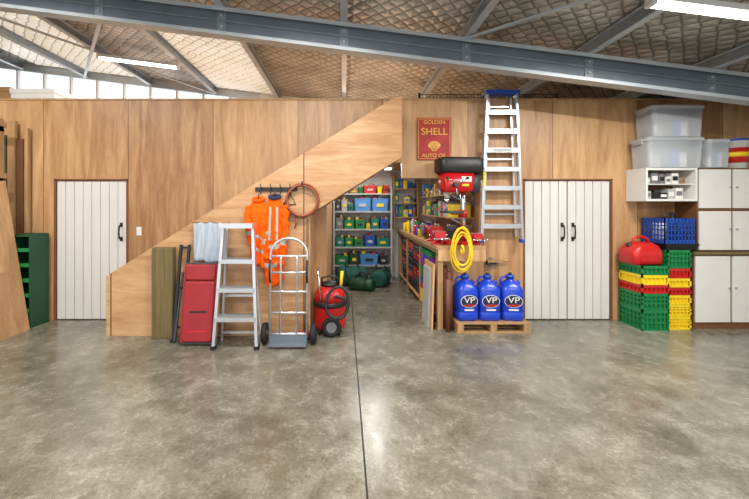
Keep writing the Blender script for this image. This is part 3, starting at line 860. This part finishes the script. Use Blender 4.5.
b = MB('cable_coil')
for k in range(6): b.torus((-.51+.008*math.sin(k*2), -.625-.010*k, 1.69+.008*math.cos(k*3)), .20-.006*(k % 3), .009, CABLE, 'y', 40, 6)
b.tube([(-.51, -.602, 1.885), (-.51, -.70, 1.89), (-.51, -.71, 1.92)], .008, BLACK, 6)
b.tube([(-.60, -.64, 1.52), (-.58, -.66, 1.42), (-.61, -.65, 1.34)], .008, CABLE, 6)
b.finish()

b = MB('broom')
b.cyl((-.47, -.70, .06), (-.45, -.615, 1.45), .012, TIMBD, n=10)
b.box(-.60, -.40, -.735, -.67, .05, .09, REDP); b.box(-.60, -.40, -.74, -.665, 0, .05, BLACK); b.finish()

b = MB('hand_truck')
yb, yt = -.92, -.84
fy = lambda z: yb+(yt-yb)*z/1.25
def seg(pts): b.tube([(x, fy(z), z) for x, z in pts], .014, ALU, 10)
hoop = [(-.86, .10), (-.86, 1.05)]+[(-.645-.215*math.cos(t), 1.05+.19*math.sin(t)) for t in [math.pi*i/12 for i in range(1, 12)]]+[(-.43, 1.05), (-.43, .10)]
seg(hoop)
seg([(-.74, .10), (-.74, 1.0), (-.735, 1.03)]); seg([(-.55, .10), (-.55, 1.0), (-.555, 1.03)])
for z in (.14, .38, .62, .84, 1.03): seg([(-.86, z), (-.43, z)])
b.box(-.86, -.43, -1.02, -.915, .03, .042, STEELD); b.box(-.86, -.43, -.925, -.905, .03, .13, STEELD)
b.cyl((-.96, -.84, .125), (-.33, -.84, .125), .011, STEEL)
for x in (-.93, -.36):
    b.torus((x, -.84, .125), .09, .034, RUBBER, 'x', 28, 10); b.cyl((x-.02, -.84, .125), (x+.02, -.84, .125), .062, RED, n=20)
    b.cyl((x-.03, -.84, .125), (x+.03, -.84, .125), .022, STEEL)
for x in (-.86, -.43): b.bar((x, -.84, .125), (x, fy(.35), .35), .02, .01, ALU); b.tube([(x, fy(.72), .72), (x, fy(.8)-.05, .80), (x, fy(.92)-.05, .92), (x, fy(.99), .99)], .012, BLACK)
b.finish()

b = MB('wet_dry_vacuum')
c = (-.185, -.44, 0)
b.lathe([(.16, .07), (.20, .075), (.21, .12), (.205, .34), (.21, .35), (.21, .38)], c, RED, 28)
b.lathe([(.212, .35), (.216, .37), (.216, .40), (.20, .42)], c, BLACK, 28)
b.lathe([(.205, .41), (.195, .50), (.15, .57), (.07, .60), (.001, .605)], c, RED, 28)
b.lathe([(.10, .59), (.10, .62), (.08, .645), (.001, .655)], c, BLACK, 20)
b.tube([(c[0]-.10, c[1], .58), (c[0]-.10, c[1], .69), (c[0], c[1], .72), (c[0]+.10, c[1], .69), (c[0]+.10, c[1], .58)], .013, BLACK)
for a in (45, 135, 225, 315):
    a = math.radians(a); x, y = c[0]+.18*math.cos(a), c[1]+.18*math.sin(a)
    b.cyl((x-.012, y, .035), (x+.012, y, .035), .035, BLACK, n=16); b.box(x-.02, x+.02, y-.02, y+.02, .04, .09, BLACK)
b.torus((c[0]+.03, c[1]-.215, .13), .09, .03, RUBBER, 'y'); b.cyl((c[0]+.03, c[1]-.235, .13), (c[0]+.03, c[1]-.19, .13), .065, GREY)
hs = []
for i in range(50):
    t = i/49
    hs.append((c[0]+.08+.15*math.sin(t*9.5)*(1-.2*t)+.04*t, c[1]-.24-.05*t+.03*math.cos(9*t), .38+.24*math.cos(t*9.5)*(.5+.4*t)+.10*t))
b.tube(hs, [.018+.002*(i % 2) for i in range(50)], BLACK, 8)
b.cyl((c[0]-.10, c[1]-.20, .42), (c[0]-.14, c[1]-.19, .85), .014, CHROME); b.cyl((c[0]+.14, c[1], .55), (c[0]+.16, c[1]-.02, .78), .02, YEL)
b.finish()

# ------------------------------------------------------------ far left
b = MB('timber_rack')
for y in (-.42, -1.25):
    for x in (-5.6, -4.54): b.box(x, x+.07, y, y+.07, 0, 2.76, TIMB)
for z in (.5, 1.25, 1.98, 2.66):
    for y in (-.42, -1.25): b.box(-5.6, -4.47, y+.07, y+.11, z, z+.07, TIMB)
    for x in (-5.6, -4.54): b.box(x, x+.07, -1.25, -.35, z-.07, z, TIMB)
random.seed(11)
for z in (.57, 1.32, 2.05):
    x = -5.5
    while x < -4.7:
        w = random.uniform(.05, .14); b.box(x, x+w, -1.5, -.2, z+.0, z+random.uniform(.04, .12), random.choice([TIMB, PLYP, TIMBD, BROWN, GREEND])); x += w+.008
b.finish()
b = MB('timber_offcuts')
for i, (x, w, h, m) in enumerate(((-4.90, .10, 2.75, TIMB), (-4.77, .08, 2.6, TIMBD), (-4.67, .10, 2.8, TIMB), (-4.55, .09, 2.55, BROWN), (-4.45, .05, 2.7, TIMB))):
    b.box(x, x+w, -.11+.008*i, -.065+.008*i, 0, h, m)
b.finish()
b = MB('plywood_sheet')
b.polyx([(-1.55, 0), (-.36, 0), (-.36, 1.95), (-1.55, 1.75)], -4.14, -4.12, PLYP)
for v in b.bm.verts: v.co.x -= v.co.z*.165
b.finish()
b = MB('green_pigeonhole_rack')
x0, x1 = -4.40, -4.14
b.box(x0, x0+.02, -.33, -.04, 0, 1.24, GREEND); b.box(x1-.02, x1, -.33, -.04, 0, 1.24, GREEND); b.box(x0+.02, x1-.02, -.06, -.04, 0, 1.24, GREEND)
for i in range(7): b.box(x0+.02, x1-.02, -.33, -.06, .01+i*.2, .03+i*.2, GREEND); b.box(x0+.02, x1-.02, -.335, -.325, .03+i*.2-.02, .06+i*.2, GREEN) if i < 6 else None
b.finish()

# ------------------------------------------------------------ mezzanine storage
b = MB('storage_boxes')
for (x0, x1, y0, y1, h, m) in ((-5.6, -5.0, .3, .8, .82, CARD), (-4.95, -4.3, .25, .7, .78, WHITE), (-6.4, -5.7, .4, 1, .95, BROWN), (-3.0, -2.5, .9, 1.3, .6, CARD)):
    b.box(x0, x1, y0, y1, 2.58, 2.58+h, m); b.box(x0-.01, x1+.01, y0-.01, y1+.01, 2.58+h-.07, 2.58+h, m)
b.finish(bevel=.004)
b = MB('wire_mesh_panel')
for i in range(41): b.cyl((1.1+i*.05, .16, 2.585), (1.1+i*.05, .16, 3.24), .004, BLACK, n=5)
for z in (2.7, 2.9, 3.08, 3.14, 3.19, 3.24): b.cyl((1.1, .16, z), (3.1, .16, z), .006, BLACK, n=5)
for x in (1.1, 2.1, 3.1): b.cyl((x, .16, 2.582), (x, .16, 3.26), .015, BLACK, n=8)
b.finish()

# ------------------------------------------------------------ fluorescent lights, seen and added
def batten(xc, yc, zoff, L_=1.4, power=70, along='x', flat=False, z=None):
    zc = z if z is not None else ZR(xc)-zoff
    ang = 0 if flat or along == 'y' else math.atan(.126)
    b = MB('fluorescent_light')
    b.M = Matrix.Translation((xc, yc, zc)) @ Matrix.Rotation(ang, 4, 'Y') @ (Matrix.Rotation(math.pi/2, 4, 'Z') if along == 'y' else Matrix())
    b.box(-L_/2, L_/2, -.05, .05, .0, .05, WHITE)
    b.box(-L_/2+.03, L_/2-.03, -.035, .035, -.03, 0, LAMP)
    for k in (-1, 1): b.box(k*L_/2-.02, k*L_/2+.02, -.045, .045, -.035, .05, WHITE)
    for k in (-.35, .35): b.box(k*L_-.01, k*L_+.01, -.01, .01, .05, (zoff-.015) if z is None else .06, STEEL)
    o = b.finish()
    ld = bpy.data.lights.new('tube_light', 'AREA'); ld.shape = 'RECTANGLE'; ld.size = L_; ld.size_y = .12; ld.energy = power; ld.color = (1, .975, .93)
    l = bpy.data.objects.new('tube_light', ld); COL.objects.link(l); l.parent = o
    l.location = Vector((xc, yc, zc-.045))-o.location
    l.rotation_euler = (0, ang, math.pi/2 if along == 'y' else 0)
    return o
batten(-3.6, 1.2, .10, power=75); batten(.5, 1.9, .10, 1.3, power=75)
batten(3.3, -2.0, .10, power=110)
for x in (-4.2, -.4): batten(x, -2.2, .10, power=108)  # unseen battens, here and in the rows below, added for even light
for x in (-4.2, -.4, 3.4): batten(x, -4.9, .10, power=105)
for x in (-2.5, 2.0): batten(x, -7.4, .10, power=85)
batten(.5, 1.0, 0, 1.2, 18, 'y', True, 2.36); batten(.5, 2.0, 0, .9, 12, 'x', True, 2.36)  # passage battens are added, out of sight, to brighten it

# ------------------------------------------------------------ world & camera
w = bpy.data.worlds.new('World'); scene.world = w; w.use_nodes = True
bg = w.node_tree.nodes['Background']; bg.inputs[0].default_value = (.88, .94, 1, 1); bg.inputs[1].default_value = 2.0

cd = bpy.data.cameras.new('camera'); cam = bpy.data.objects.new('camera', cd); COL.objects.link(cam)
cam.location = (0, -5, 1.63); cam.rotation_euler = (math.radians(90), 0, 0)
cd.lens = 17; cd.sensor_width = 36; cd.shift_x = .0407; cd.shift_y = -.0594; cd.clip_start = .05
scene.camera = cam
scene.view_settings.view_transform = 'Standard'
